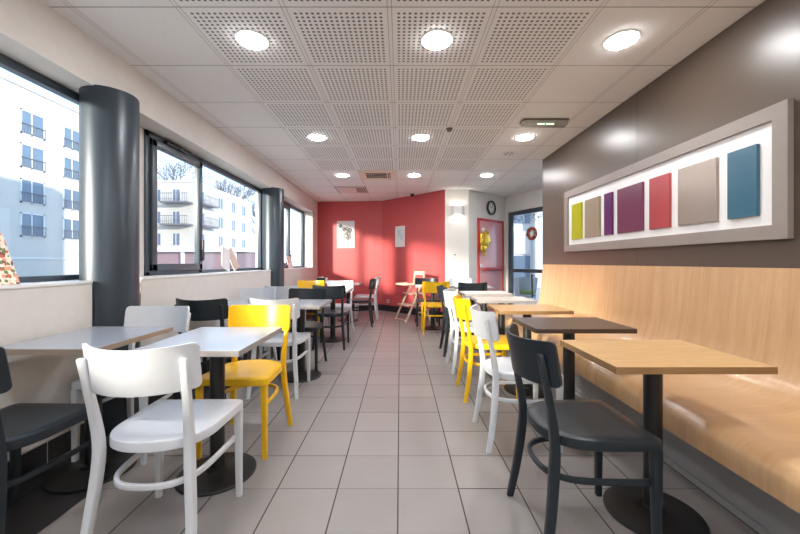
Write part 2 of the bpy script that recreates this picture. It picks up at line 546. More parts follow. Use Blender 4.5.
# brown panelled wall
bm = bm_new()
edges = [YB, 0.62, 3.02, 5.02]
for a, b in zip(edges[:-1], edges[1:]):
    box(bm, XR, XR + 0.03, a + 0.002, b - 0.002, 0, CZ - 0.004)
struct('wall_right', bm, M['brown_wall'], smooth=0)
bm = bm_new(); box(bm, XR + 0.03, XR + 0.20, YB, 5.02, 0, CZ); struct('wall_partition', bm, M['white_wall'], smooth=0)
bm = bm_new(); box(bm, XR + 0.2, 4.2, 4.92, 5.02, 0, CZ); struct('wall_recess', bm, M['white_wall'], smooth=0)

# glazed wall on the right, beyond the brown wall
dW = (Vector(W1) - Vector(A4)); LW = dW.length; dW.normalize()
angW = math.atan2(dW.y, dW.x)
def on_w(t, off, z):
    """point t metres along the glazed wall from the corner; off towards the room"""
    n = Vector((dW.y, -dW.x))
    if n.y > 0: n = -n
    p = Vector(A4) + dW * t + n * off
    return Vector((p.x, p.y, z))
mw = Matrix.Rotation(angW, 3, 'Z')
bm = bm_new()
obox(bm, on_w(LW / 2, -0.05, (2.24 + CZ) / 2), (LW, 0.1, CZ - 2.24), mw)
obox(bm, on_w(0.045, -0.05, 1.12), (0.09, 0.1, 2.24), mw)
obox(bm, on_w(LW - 0.3, -0.05, 1.12), (0.6, 0.1, 2.24), mw)
struct('wall_glazed', bm, M['white_wall'], smooth=0)
wf = thing('window_4', 'dark framed glazed panel at the far right, behind the brown wall', 'window')
wf['kind'] = 'structure'
t0, t1 = 0.09, LW - 0.6
bm = bm_new()
obox(bm, on_w((t0 + t1) / 2, -0.05, 2.195), (t1 - t0, 0.07, 0.09), mw, 0.004)
obox(bm, on_w((t0 + t1) / 2, -0.05, 0.05), (t1 - t0, 0.07, 0.10), mw, 0.004)
obox(bm, on_w((t0 + t1) / 2, -0.05, 0.955), (t1 - t0, 0.07, 0.075), mw, 0.004)
for t in (t0 + 0.045, 1.35, t1 - 0.04):
    obox(bm, on_w(t, -0.05, 1.12), (0.09, 0.075, 2.24), mw, 0.004)
obj('window_frame', bm, M['frame'], wf)
bm = bm_new()
obox(bm, on_w((t0 + t1) / 2, -0.05, 1.57), (t1 - t0, 0.012, 1.16), mw)
obox(bm, on_w((t0 + t1) / 2, -0.05, 0.51), (t1 - t0, 0.012, 0.82), mw)
obj('pane', bm, M['glass'], wf, smooth=0)
bm = bm_new()
tube(bm, [on_w(0.83, 0.03, 0.90), on_w(0.85, 0.03, 0.42)], 0.03)
tube(bm, [on_w(0.832, 0.03, 0.86), on_w(0.832, -0.04, 0.86)], 0.02)
tube(bm, [on_w(0.848, 0.03, 0.46), on_w(0.848, -0.04, 0.46)], 0.02)
obj('handle', bm, M['black_metal'], wf)

# three window bays on the left
def bay(n, y0, y1, sash, label, opener=True):
    w = thing('window_%d' % n, label, 'window')
    w['kind'] = 'structure'
    z0, z1 = SILL, HEAD
    bm = bm_new()
    box(bm, XW - 0.05, XW + 0.005, y0, y1, z1 - 0.055, z1 + 0.0, 0.004)
    box(bm, XW - 0.05, XW + 0.005, y0, y1, z0 - 0.0, z0 + 0.035, 0.004)
    for y in (y0, y1 - 0.05, sash - 0.02):
        box(bm, XW - 0.05, XW + 0.005, y, y + 0.05, z0, z1, 0.004)
    obj('window_frame', bm, M['frame'], w)
    bm = bm_new(); box(bm, XW - 0.03, XW - 0.018, y0 + 0.02, y1 - 0.02, z0 + 0.02, z1 - 0.02); obj('pane', bm, M['glass'], w, smooth=0)
    # opening sash
    s = bm_new()
    a, b = y0 + 0.052, sash + 0.005
    box(s, XW - 0.02, XW + 0.028, a, b, z1 - 0.125, z1 - 0.058, 0.006)
    box(s, XW - 0.02, XW + 0.028, a, b, z0 + 0.037, z0 + 0.105, 0.006)
    box(s, XW - 0.02, XW + 0.028, a, a + 0.065, z0 + 0.038, z1 - 0.06, 0.006)
    box(s, XW - 0.02, XW + 0.028, b - 0.065, b, z0 + 0.038, z1 - 0.06, 0.006)
    so = obj('sash', s, M['frame'], w)
    h = bm_new()
    box(h, XW + 0.028, XW + 0.045, b - 0.045, b - 0.015, z0 + 0.13, z0 + 0.26, 0.004)
    box(h, XW + 0.045, XW + 0.06, b - 0.042, b - 0.02, z0 + 0.14, z0 + 0.36, 0.005)
    obj('handle', h, M['black_metal'], so)
    if opener:
        h = bm_new()
        ym = (a + b) / 2 - 0.08
        box(h, XW + 0.005, XW + 0.045, ym - 0.14, ym + 0.14, z1 - 0.055, z1 - 0.02, 0.006)
        box(h, XW + 0.005, XW + 0.055, ym + 0.04, ym + 0.17, z1 - 0.06, z1 - 0.03, 0.006)
        obj('closer', h, M['black_metal'], so)
    return w
bay(1, -0.12, 2.62, 0.6, 'nearest window bay, left of the front column')
bay(2, 3.045, 5.62, 3.88, 'middle window bay between the two dark columns')
bay(3, 5.80, 8.05, 6.98, 'far window bay beside the red wall', opener=False)
bm = bm_new(); box(bm, -2.28, -2.19, 2.62, 3.045, SILL - 0.02, HEAD); struct('wall_pier', bm, M['plaster'], smooth=0)
bm = bm_new(); box(bm, -2.28, -2.19, 5.62, 5.80, SILL - 0.02, HEAD); struct('trim_4', bm, M['plaster'], smooth=0)

# columns
for k, (y, lab) in enumerate(((2.46, 'large dark round column nearest the viewer'), (5.62, 'dark round column farther along the window wall'))):
    bm = bm_new()
    lathe(bm, [(0.163, 0.0), (0.163, HEAD + 0.0), (0.160, HEAD + 0.008)], 64, (-2.0, y, 0))
    o = struct('column', bm, M['column'])
    if lab: o['label'] = lab
# ------------------------------------------------------------------ bench along the brown wall
def catmull2(pts, n=6):
    return [(p.x, p.y) for p in catmull([Vector((a, b, 0)) for a, b in pts], n)]
prof = catmull2([(1.985, 1.108), (1.968, 0.95), (1.950, 0.78), (1.928, 0.63), (1.885, 0.53), (1.80, 0.472), (1.68, 0.455), (1.50, 0.458), (1.39, 0.463),
                 (1.33, 0.455), (1.295, 0.425), (1.285, 0.385), (1.287, 0.33)], 6)
inner = []
for i, p in enumerate(prof):
    a = prof[max(i - 1, 0)]; b = prof[min(i + 1, len(prof) - 1)]
    t = Vector((b[0] - a[0], b[1] - a[1])).normalized()
    nrm = Vector((-t.y, t.x))
    inner.append((p[0] + nrm.x * -0.02 * -1, p[1] + nrm.y * 0.02) if False else (p[0] - nrm.x * -0.018, p[1] - nrm.y * -0.018))
bench = thing('bench', 'long moulded light wood bench along the brown wall', 'bench', (0, 0, 0))
ring2 = prof + list(reversed(inner))
segs = [(YB + 0.01, 0.0), (0.0, 2.41), (2.41, 4.94)]
for a, b in segs:
    bm = bm_new()
    loft(bm, [[(x, y, z) for x, z in ring2] for y in (a + 0.0008, b - 0.0008)])
    obj('bench_shell', bm, M['bench'], bench, smooth=30)
bm = bm_new(); box(bm, 1.52, 1.86, YB + 0.02, 4.90, 0.0, 0.43); obj('plinth', bm, M['plinth'], bench, smooth=0)
bm = bm_new(); box(bm, 1.508, 1.52, YB + 0.02, 4.90, 0.0, 0.035); obj('kick_strip', bm, M['plinth'], bench, smooth=0)

# ------------------------------------------------------------------ framed colour panels on the brown wall
art = thing('framed_panel_art', 'wide taupe frame holding seven coloured panels on the brown wall', 'wall art', (XR, 3.05, EYE + 0.12))
y0, y1, z0, z1, bd, tk = 1.815 - 3.05, 4.285 - 3.05, 0.0, 0.713, 0.077, 0.034
bm = bm_new()
for ring in [((y0, z0), (y1, z0), (y1 - bd, z0 + bd), (y0 + bd, z0 + bd)), ((y1, z0), (y1, z1), (y1 - bd, z1 - bd), (y1 - bd, z0 + bd)),
             ((y1, z1), (y0, z1), (y0 + bd, z1 - bd), (y1 - bd, z1 - bd)), ((y0, z1), (y0, z0), (y0 + bd, z0 + bd), (y0 + bd, z1 - bd))]:
    loft(bm, [[(-tk, y, z) for y, z in ring], [(-0.002, y, z) for y, z in ring]])
obj('frame', bm, M['frame_taupe'], art, smooth=0)
bm = bm_new(); box(bm, -0.012, -0.002, y0 + bd - 0.004, y1 - bd + 0.004, z0 + bd - 0.004, z1 - bd + 0.004); obj('backing', bm, M['art_white'], art, smooth=0)
for a, b, c, nm in ((3.865, 4.08, 'lime', 'lime yellow'), (3.515, 3.79, 'taupe', 'taupe'), (3.306, 3.432, 'violet', 'dark violet'), (2.89, 3.223, 'plum', 'plum purple'),
                    (2.60, 2.81, 'coral', 'coral red'), (2.214, 2.52, 'silver', 'silvery taupe'), (1.962, 2.139, 'teal', 'teal blue')):
    bm = bm_new(); box(bm, -0.032, -0.012, a * 1.0066 - 3.05, b * 1.0066 - 3.05, 0.138, 0.537, 0.0015, 1)
    o = obj('colour_panel', bm, M[c], art); o['label'] = nm + ' panel'

# ------------------------------------------------------------------ chair
def make_chair(label, cat_mat, group):
    t = thing('bistro_chair', label, 'chair', group=group)
    m = cat_mat
    # seat: D outline, square front, round back
    pts = []
    fr = 0.03
    wf, wm = 0.213, 0.205
    yf, yb = 0.222, -0.205
    right = [(wf - fr * 0.9, yf)]
    for a in (60, 30, 0):
        right.append((wf - fr + fr * math.cos(R(a)), yf - fr + fr * math.sin(R(a))))
    right += [(0.210, 0.10), (wm, 0.0)]
    ex = 2.35
    for k in range(1, 15):
        a = R(90 * k / 14)
        right.append((wm * abs(math.cos(a)) ** (2 / ex) if k < 14 else 0.0, -abs(yb) * math.sin(a) ** (2 / ex)))
    left = [(-x, y) for x, y in reversed(right[:-1])]
    out = right + left
    def ringz(z, ins):
        return [(x * (1 - ins / 0.21), 0.01 + (y - 0.01) * (1 - ins / 0.21), z) for x, y in out]
    bm = bm_new()
    loft(bm, [ringz(0.424, 0.004), ringz(0.428, 0.0), ringz(0.456, 0.0), ringz(0.462, 0.002), ringz(0.4655, 0.008), ringz(0.465, 0.05), ringz(0.4625, 0.12)])
    obj('seat', bm, m, t, smooth=40)
    # curved back panel
    W, zb, zt, th, cr = 0.213, 0.664, 0.842, 0.013, 0.023
    nx = 28; nz = 5
    def back_xyz(u, v, off):
        ang = u * 0.74
        x = W * math.sin(ang) / math.sin(0.74)
        y = -0.285 + 0.098 * (1 - math.cos(ang)) / (1 - math.cos(0.74))
        e = W * (1 - abs(u))
        ins = cr - math.sqrt(max(0, cr * cr - (cr - e) ** 2)) if e < cr else 0
        lo, hi = zb + ins - 0.004 * (1 - u * u), zt - ins - 0.012 * (1 - u * u)
        z = lo + (hi - lo) * v
        y -= (z - 0.77) * 0.16
        nxn, nyn = math.sin(ang) * 0.85, -math.cos(ang)
        return (x - nxn * off * -1, y + nyn * off, z)
    us = [math.sin(PI / 2 * (-1 + 2 * i / nx)) for i in range(nx + 1)]
    bm = bm_new()
    F = [[bm.verts.new(back_xyz(u, k / nz, -th / 2)) for k in range(nz + 1)] for u in us]
    B = [[bm.verts.new(back_xyz(u, k / nz, th / 2)) for k in range(nz + 1)] for u in us]
    for i in range(nx):
        for k in range(nz):
            bm.faces.new((F[i][k], F[i + 1][k], F[i + 1][k + 1], F[i][k + 1]))
            bm.faces.new((B[i][k], B[i][k + 1], B[i + 1][k + 1], B[i + 1][k]))
        bm.faces.new((F[i][0], B[i][0], B[i + 1][0], F[i + 1][0]))
        bm.faces.new((F[i][nz], F[i + 1][nz], B[i + 1][nz], B[i][nz]))
    for i in (0, nx):
        for k in range(nz):
            bm.faces.new((F[i][k], F[i][k + 1], B[i][k + 1], B[i][k]))
    obj('backrest', bm, m, t, smooth=45)
    # legs: rear ones run up behind the back panel
    for s in (-1, 1):
        c = catmull([(s * 0.203, -0.232, 0.0), (s * 0.190, -0.205, 0.16), (s * 0.174, -0.185, 0.34), (s * 0.170, -0.182, 0.46), (s * 0.177, -0.208, 0.62), (s * 0.184, -0.2425, 0.785)], 4)
        bm = bm_new()
        rings = []
        for i, p in enumerate(c):
            f = i / (len(c) - 1)
            w = 0.028 + 0.005 * math.sin(PI * min(1, f * 1.1)); h = 0.030 + 0.008 * math.sin(PI * min(1, f * 1.3)) - 0.008 * max(0, f - 0.7) / 0.3
            rings.append([(p.x + a, p.y + b, p.z) for a, b in rrect(w, h, 0.007, 2)])
        last = rings[-1]
        cx = sum(q[0] for q in last) / len(last); cy = sum(q[1] for q in last) / len(last)
        rings.append([(cx + (q[0] - cx) * 0.7, cy + (q[1] - cy) * 0.7, q[2] + 0.006) for q in last])
        obj('leg', loft(bm, rings), m, t, smooth=40)
    for s in (-1, 1):
        bm = bm_new()
        rings = []
        for z, w, ox in ((0.0, 0.026, 0.004), (0.20, 0.030, 0.002), (0.424, 0.036, 0.0)):
            rings.append([(s * (0.190 + ox) + a, 0.198 + ox * 0.5 + b, z) for a, b in rrect(w, w, 0.005, 2)])
        obj('leg', loft(bm, rings), m, t, smooth=40)
    # bent stretcher hoop
    path = [(0.178, 0.188), (0.176, 0.08), (0.170, -0.03), (0.152, -0.115), (0.105, -0.172), (0.04, -0.192)]
    path = path + [(-x, y) for x, y in reversed(path)]
    pp = [(x, y, 0.292) for x, y in path]
    bm = bm_new(); tube(bm, catmull(pp, 4), 0.018, 0.024, 0.006, k=2)
    obj('stretcher', bm, m, t, smooth=40)
    return t

protos = {}
def chair(kind, x, y, face, label, group):
    """face: direction the sitter looks, degrees from the aisle direction (+y), clockwise"""
    rz = R(-face)
    if kind not in protos:
        protos[kind] = make_chair(label, M['chair_' + kind], group)
        o = protos[kind]
        o.location = (x, y, 0); o.rotation_euler = (0, 0, rz); o['label'] = label
        return o
    return dup(protos[kind], (x, y, 0), rz, label, group)
GL, GR, GF = 'chairs at the window side tables', 'chairs facing the wooden bench', 'chairs at the far tables'
chair('dark', -1.635, 1.485, 1, 'dark grey chair by the window wall, cut by the left edge of the photo', GL)
chair('white', -0.975, 1.535, -1, 'nearest white chair, back to the viewer, at the near grey table', GL)
chair('yellow', -0.975, 2.27, 181, 'yellow chair facing the viewer across the near grey table', GL)
chair('white', -1.64, 2.21, 180, 'white chair facing the viewer behind the near table by the first column', GL)
chair('dark', -1.655, 3.17, 0, 'dark chair by the window wall just past the yellow chair, back to the viewer', GL)
chair('white', -1.065, 3.20, 0, 'white chair directly behind the yellow chair, back to the viewer', GL)
chair('dark', -1.055, 3.87, 180, 'dark chair facing the viewer beyond the white chair that stands behind the yellow one', GL)
chair('white', -1.68, 4.00, 180, 'white chair facing the viewer by the window wall under the middle window', GL)
chair('dark', -0.925, 4.84, 0, 'dark chair left of the aisle, back to the viewer, at the third table', GL)
chair('white', -1.53, 4.80, 0, 'white chair by the second column, half hidden by other chair backs', GL)
chair('white', -0.97, 5.60, 180, 'white chair facing the viewer at the third aisle table on the left', GL)
chair('yellow', -1.44, 5.62, 176, 'yellow chair by the window wall, far left near the second column', GL)
chair('dark', -0.725, 6.42, 268, 'dark chair turned sideways at the far end of the left tables before the red wall', GL)
chair('white', -0.685, 7.27, 270, 'white chair turned sideways, right behind the sideways dark chair by the red wall', GL)
chair('dark', 0.774, 1.545, 89, 'nearest dark chair facing the bench, at the near oak table', GR)
chair('white', 0.764, 2.336, 90, 'white chair facing the bench at the dark brown table', GR)
chair('yellow', 0.764, 3.10, 90, 'yellow chair facing the bench, third in the right row', GR)
chair('white', 0.764, 3.82, 90, 'white chair facing the bench, fourth in the right row behind the yellow one', GR)
chair('dark', 0.764, 4.50, 90, 'dark chair facing the bench, farthest in the right row', GR)
chair('yellow', 0.565, 5.79, 0, 'yellow chair with its back to the viewer at the far right table', GF)
chair('dark', 0.50, 6.50, 180, 'dark chair facing the viewer behind the far yellow chair', GF)
chair('dark', 1.085, 5.50, 0, 'dark chair seen over the last bench table, before the red door', GF)
chair('white', 1.12, 6.42, 180, 'white chair below the white wall, behind the dark chair near the red door', GF)

# ------------------------------------------------------------------ tables
ZT = EYE - 0.405           # table height
def make_table(label, w, d, top, edge, group, loc):
    t = thing('pedestal_table', label, 'table', loc, 0, group)
    bm = bm_new(); box(bm, -w / 2 + 0.002, w / 2 - 0.002, -d / 2 + 0.002, d / 2 - 0.002, ZT - 0.026, ZT, 0.0)
    tp = obj('tabletop', bm, top, t, smooth=0)
    bm = bm_new()
    o = rrect(w, d, 0.006, 2); i = rrect(w - 0.004, d - 0.004, 0.004, 2)
    loft(bm, [[(a, b, ZT - 0.027) for a, b in o], [(a, b, ZT - 0.001) for a, b in o], [(a, b, ZT + 0.0003) for a, b in i], [(a, b, ZT - 0.027) for a, b in i]], closed=True)
    obj('edge_band', bm, edge, tp, smooth=30)
    bm = bm_new(); lathe(bm, [(0.037, 0.03), (0.037, ZT - 0.04)], 32); obj('post', bm, M['black_metal'], t)
    bm = bm_new(); box(bm, -0.11, 0.11, -0.11, 0.11, ZT - 0.04, ZT - 0.0275, 0.003); obj('mounting_plate', bm, M['black_metal'], t)
    bm = bm_new(); lathe(bm, [(0.193, 0.0), (0.197, 0.003), (0.197, 0.010), (0.193, 0.014), (0.15, 0.020), (0.07, 0.027), (0.056, 0.031), (0.054, 0.045), (0.046, 0.048)], 56); obj('base', bm, M['black_metal'], t)
    return t
TL, TR = 'pedestal tables along the window side', 'pedestal tables along the bench'
ta = make_table('grey pedestal table against the window wall, nearest at the left', 0.505, 0.585, M['top_grey'], M['edge_tan'], TL, (-1.675, 1.945, 0))
tb = make_table('grey pedestal table between the nearest white chair and the yellow chair', 0.505, 0.60, M['top_grey'], M['edge_grey'], TL, (-0.985, 1.92, 0))
dup(tb, (-1.675, 3.56, 0), 0, 'grey table by the window wall beyond the first column, second along', TL)
dup(tb, (-0.985, 3.55, 0), 0, 'grey aisle table on the left, second along, behind the yellow chair', TL)
dup(tb, (-1.675, 5.25, 0), 0, 'grey table by the window wall at the second column', TL)
dup(tb, (-0.985, 5.225, 0), 0, 'grey aisle table on the left, third along, with a dark chair before it', TL)
dup(tb, (-1.66, 6.93, 0), 0, 'far pale table by the window wall with small items on it', TL)
dup(tb, (-1.01, 6.93, 0), 0, 'far pale table beside the sideways dark chair, before the red wall', TL)
make_table('nearest oak pedestal table in front of the bench', 0.625, 0.485, M['oak'], M['oak_edge'], TR, (1.145, 1.612, 0))
make_table('dark brown pedestal table in front of the bench, second in the row', 0.615, 0.455, M['walnut'], M['walnut_edge'], TR, (1.128, 2.378, 0))
t3 = make_table('oak pedestal table third in the row along the bench', 0.61, 0.47, M['oak'], M['oak_edge'], TR, (1.130, 3.165, 0))
make_table('beige pedestal table fourth in the row along the bench', 0.61, 0.47, M['top_beige'], M['edge_grey'], TR, (1.130, 3.96, 0))
t5 = make_table('white pedestal table last in the row along the bench', 0.61, 0.47, M['top_white'], M['edge_grey'], TR, (1.130, 4.75, 0))
dup(t5, (0.565, 6.14, 0), 0, 'white table beyond the far yellow chair', 'far tables on the right')
dup(t5, (1.20, 5.93, 0), 0, 'white table beyond the dark chair near the red door', 'far tables on the right')

# ------------------------------------------------------------------ wooden high chairs
def make_highchair(label, loc, rz):
    t = thing('wooden_high_chair', label, 'high chair', loc, rz)
    m = M['high_wood']
    for s in (-1, 1):
        bm = bm_new(); tube(bm, [(s * 0.22, -0.27, 0), (s * 0.19, -0.13, 0.55), (s * 0.175, -0.17, 0.96)], 0.024, 0.036, 0.006, Vector((0, 1, 0)), 2); obj('leg', bm, m, t)
        bm = bm_new(); tube(bm, [(s * 0.22, 0.27, 0), (s * 0.195, -0.07, 0.66)], 0.024, 0.036, 0.006, Vector((0, 1, 0)), 2); obj('leg', bm, m, t)
        bm = bm_new(); tube(bm, [(s * 0.197, -0.16, 0.70), (s * 0.197, 0.10, 0.70)], 0.022, 0.03, 0.006, k=2); obj('armrest', bm, m, t)
        bm = bm_new(); tube(bm, [(s * 0.205, -0.20, 0.30), (s * 0.205, 0.13, 0.30)], 0.018, 0.026, 0.005, k=2); obj('side_rail', bm, m, t)
    bm = bm_new(); box(bm, -0.185, 0.185, -0.17, 0.12, 0.515, 0.535, 0.006); obj('seat', bm, m, t)
    bm = bm_new()
    box(bm, -0.185, 0.185, -0.178, -0.158, 0.885, 0.955, 0.008)
    obj('backrest', bm, m, t)
    bm = bm_new()
    box(bm, -0.19, 0.19, -0.157, -0.14, 0.65, 0.71, 0.006)
    obj('back_slat', bm, m, t)
    bm = bm_new()
    hoop = [(-0.21, 0.0, 0.715), (-0.22, 0.14, 0.715), (-0.16, 0.27, 0.715), (0.0, 0.31, 0.715), (0.16, 0.27, 0.715), (0.22, 0.14, 0.715), (0.21, 0.0, 0.715)]
    tube(bm, catmull(hoop, 5), 0.02, 0.03, 0.008, k=2)
    tr = obj('tray_hoop', bm, m, t)
    bm = bm_new(); box(bm, -0.19, 0.19, 0.08, 0.27, 0.70, 0.712, 0.004); obj('tray', bm, m, tr)
    bm = bm_new(); box(bm, -0.20, 0.20, 0.04, 0.22, 0.30, 0.318, 0.006); obj('footrest', bm, m, t)
    bm = bm_new()
    tube(bm, [(-0.215, -0.24, 0.12), (0.215, -0.24, 0.12)], 0.018, 0.026, 0.005, k=2)
    tube(bm, [(-0.217, 0.255, 0.035), (0.217, 0.255, 0.035)], 0.018, 0.026, 0.005, k=2)
    obj('crossbar', bm, m, t)
    return t
hc = make_highchair('pale wooden high chair standing against the red wall, left of the far yellow chair', (0.24, 6.98, 0), R(118))

# ------------------------------------------------------------------ ceiling fittings
def make_downlight(loc, label):
    t = thing('downlight', label, 'ceiling light', loc, 0, 'round recessed downlights')
    bm = bm_new(); lathe(bm, [(0.092, -0.001), (0.096, -0.006), (0.107, -0.004), (0.109, 0.0)], 48)
    obj('trim_ring', bm, M['trim_white'], t)
    bm = bm_new(); lathe(bm, [(0.088, -0.010), (0.092, -0.007), (0.092, -0.002)], 48)
    obj('diffuser', bm, M['lamp'], t)
    return t
names = {2.315: 'nearest row', 4.115: 'middle row', 5.915: 'far row'}
pos = {-0.96: 'left', 0.24: 'centre', 1.44: 'right'}
first = None
for y in (2.315, 4.115, 5.915, 0.515, -1.0):
    for x in (-0.96, 0.24, 1.44):
        lab = '%s round downlight in the %s of ceiling lights' % (pos[x], names[y]) if y in names else 'round downlight overhead, outside the photo'
        if first is None:
            first = make_downlight((x, y, CZ), lab)
        else:
            dup(first, (x, y, CZ), 0, lab)

v = thing('air_vent', 'square cream air diffuser with dark slots in the far ceiling', 'vent', (-0.36, 5.915, CZ))
bm = bm_new()
for a, b, c, d in ((-0.298, 0.298, -0.298, -0.2), (-0.298, 0.298, 0.2, 0.298), (-0.298, -0.2, -0.2, 0.2), (0.2, 0.298, -0.2, 0.2)):
    box(bm, a, b, c, d, -0.012, -0.0005, 0.002, 1)
obj('vent_frame', bm, M['vent_cream'], v)
bm = bm_new(); box(bm, -0.2, 0.2, -0.2, 0.2, -0.002, -0.0005); obj('vent_void', bm, M['vent_dark'], v)
bm = bm_new()
for k in range(4):
    tube(bm, [(-0.19, -0.17 + 0.1 * k, -0.005), (0.14, -0.11 + 0.1 * k, -0.005)], 0.016, 0.004, 0.001, k=1)
tube(bm, [(0.15, -0.19, -0.005), (0.15, 0.19, -0.005)], 0.02, 0.004, 0.003, k=1)
tube(bm, [(0.18, -0.19, -0.005), (0.18, 0.19, -0.005)], 0.016, 0.004, 0.003, k=1)
obj('slat', bm, M['vent_cream'], v)

v = thing('ceiling_hatch', 'flat pinkish ceiling panel with a small dark grille, near the red wall', 'vent', (-0.96, 7.115, CZ))
bm = bm_new(); box(bm, -0.28, 0.28, -0.27, 0.27, -0.010, -0.0005, 0.002, 1); obj('hatch_panel', bm, M['vent_pink'], v)
bm = bm_new(); box(bm, -0.298, 0.298, -0.292, 0.292, -0.006, -0.0005); obj('hatch_rim', bm, M['rail'], v, smooth=0)
bm = bm_new()
for k in range(5):
    box(bm, 0.10 + k * 0.036, 0.118 + k * 0.036, -0.22, 0.22, -0.013, -0.010)
obj('grille', bm, M['vent_dark'], v)

v = thing('emergency_light', 'smoky emergency light unit with green glow on the right ceiling', 'emergency light', (1.465, 3.62, CZ))
bm = bm_new(); box(bm, -0.235, 0.235, -0.055, 0.055, -0.022, -0.0005, 0.01, 3); obj('housing', bm, M['unit_brown'], v)
bm = bm_new()
prof_u = [(-0.05, -0.021), (0.05, -0.021), (0.045, -0.052), (0.03, -0.066), (-0.03, -0.066), (-0.045, -0.052)]
loft(bm, [[(x, y * s, -0.021 + (z + 0.021) * s) for y, z in prof_u] for x, s in ((-0.225, 0.8), (-0.215, 1), (0.215, 1), (0.225, 0.8))])
obj('cover', bm, M['unit_grey'], v, smooth=50)
bm = bm_new()
box(bm, -0.085, -0.01, -0.048, -0.044, -0.062, -0.052); box(bm, 0.005, 0.08, -0.048, -0.044, -0.062, -0.052)
obj('lamp_strip', bm, M['green_led'], v, smooth=0)

v = thing('smoke_detector', 'small dark detector on the middle of the perforated ceiling', 'detector', (0.53, 3.83, CZ))
bm = bm_new(); lathe(bm, [(0.016, -0.04), (0.028, -0.034), (0.03, -0.012), (0.038, -0.008), (0.04, -0.0005)], 24); obj('body', bm, M['unit_brown'], v)
bm = bm_new(); lathe(bm, [(0.055, -0.008), (0.058, -0.0005)], 24); obj('mount_ring', bm, M['trim_white'], v)
v = thing('speaker_grille', 'flat round speaker grille in the ceiling beyond the emergency light', 'speaker', (1.44, 4.715, CZ))
bm = bm_new(); lathe(bm, [(0.085, -0.009), (0.1, -0.006), (0.104, -0.0005)], 32); obj('rim', bm, M['trim_white'], v)
bm = bm_new()
for k in range(6):
    a = k * PI / 3
    lathe(bm, [(0.013, -0.0105), (0.014, -0.0088)], 10, (0.05 * math.cos(a), 0.05 * math.sin(a), 0))
obj('grille_holes', bm, M['rail'], v)
v = thing('dome_camera', 'small black dome camera on the ceiling at the top of the red wall', 'camera', (0.26, 7.55, CZ))
bm = bm_new(); lathe(bm, [(0.01, -0.06), (0.028, -0.053), (0.038, -0.035), (0.04, -0.02), (0.046, -0.018), (0.046, -0.0005)], 28); obj('dome', bm, M['black_metal'], v)

# ------------------------------------------------------------------ things on the far walls
# poster on the straight red wall
da = (Vector(A1) - Vector(A0)).normalized()
def on_line(p, q, s, off, z):
    d = (Vector(q) - Vector(p)); L = d.length; d.normalize()
    n = Vector((d.y, -d.x))
    r = Vector(p) + d * s + n * off
    return (r.x, r.y, z), math.atan2(d.y, d.x)
def doodle(bm, seed, w, h, fig):
    rnd = random.Random(seed)
    def disc(x, z, r, n=10):
        lathe(bm, [(r, -0.0008), (r, 0.0004)], n, (x, -0.0126, z), 'y')
    def ringd(x, z, r):
        pts = [(x + r * math.cos(a), -0.0128, z + r * math.sin(a)) for a in [2 * PI * k / 14 for k in range(14)]]
        tube(bm, pts, 0.010, 0.002, 0.001, Vector((0, 1, 0)), 1, closed=True)
    def stroke(pts, w_=0.008):
        tube(bm, [(x, -0.0128, z) for x, z in pts], 0.002, w_, 0.0008, Vector((0, 1, 0)), 1)
    fig(disc, ringd, stroke, rnd)
def fig_flowers(disc, ringd, stroke, rnd):
    # a corner rosette and a loose spray of petals, a scribbled line below
    for k in range(8):
        a = k * PI / 4
        ringd(-0.13 + 0.03 * math.cos(a), 0.20 + 0.03 * math.sin(a), 0.018)
    disc(-0.13, 0.20, 0.015)
    for cx, cz, r in ((0.02, 0.10, 0.075), (0.07, 0.02, 0.06), (0.0, -0.03, 0.06), (0.10, 0.10, 0.05), (-0.05, 0.13, 0.045), (0.10, -0.06, 0.04), (0.05, -0.10, 0.035)):
        for k in range(9):
            a = k * 2 * PI / 9 + cx * 9
            ringd(cx + r * 0.6 * math.cos(a), cz + r * 0.6 * math.sin(a), r * 0.25)
        ringd(cx, cz, r)
    disc(0.02, 0.11, 0.024); disc(0.08, 0.02, 0.016)
    pts = [(-0.08 + i * 0.012, -0.20 + 0.004 * i + 0.02 * math.sin(i * 1.9)) for i in range(13)]
    stroke(pts, 0.01)
    stroke([(0.15, -0.25), (0.165, -0.21)], 0.012)
def fig_lines(disc, ringd, stroke, rnd):
    for k in range(4):
        x = -0.07 + k * 0.045
        stroke([(x + 0.012 * math.sin(i * 1.3 + k), 0.16 - i * 0.035) for i in range(6 + k % 2)], 0.015)
    for k in range(3):
        ringd(-0.03 + 0.04 * k, 0.10 - 0.07 * k, 0.025)
loc, rz = on_line(A0, A1, 0.765, 0.0, EYE + 0.655)
p = thing('framed_poster', 'white poster with a dark floral drawing on the red back wall', 'poster', loc, rz, 'posters on the red wall')
def poster(p, w, h, col, fig, seed):
    bm = bm_new(); box(bm, -w / 2, w / 2, -0.012, -0.001, -h / 2, h / 2, 0.001, 1)
    old = set(bm.faces); doodle(bm, seed, w, h, fig)
    for f in bm.faces:
        if f not in old: f.material_index = 1
    obj('sheet', bm, [M['paper'], col], p, smooth=0)
    bm = bm_new()
    for a, b, c, d in ((-w / 2 - 0.012, w / 2 + 0.012, -h / 2 - 0.012, -h / 2), (-w / 2 - 0.012, w / 2 + 0.012, h / 2, h / 2 + 0.012), (-w / 2 - 0.012, -w / 2, -h / 2, h / 2), (w / 2, w / 2 + 0.012, -h / 2, h / 2)):
        box(bm, a, b, -0.022, -0.001, c, d, 0.001, 1)
    obj('frame', bm, M['trim_white'], p)
poster(p, 0.40, 0.62, M['ink'], fig_flowers, 3)
loc, rz = on_line(A1, A2, 0.60, 0.0, EYE + 0.57)
p = thing('framed_poster', 'narrow white poster with a pale blue drawing, right of the fold in the red wall', 'poster', loc, rz, 'posters on the red wall')
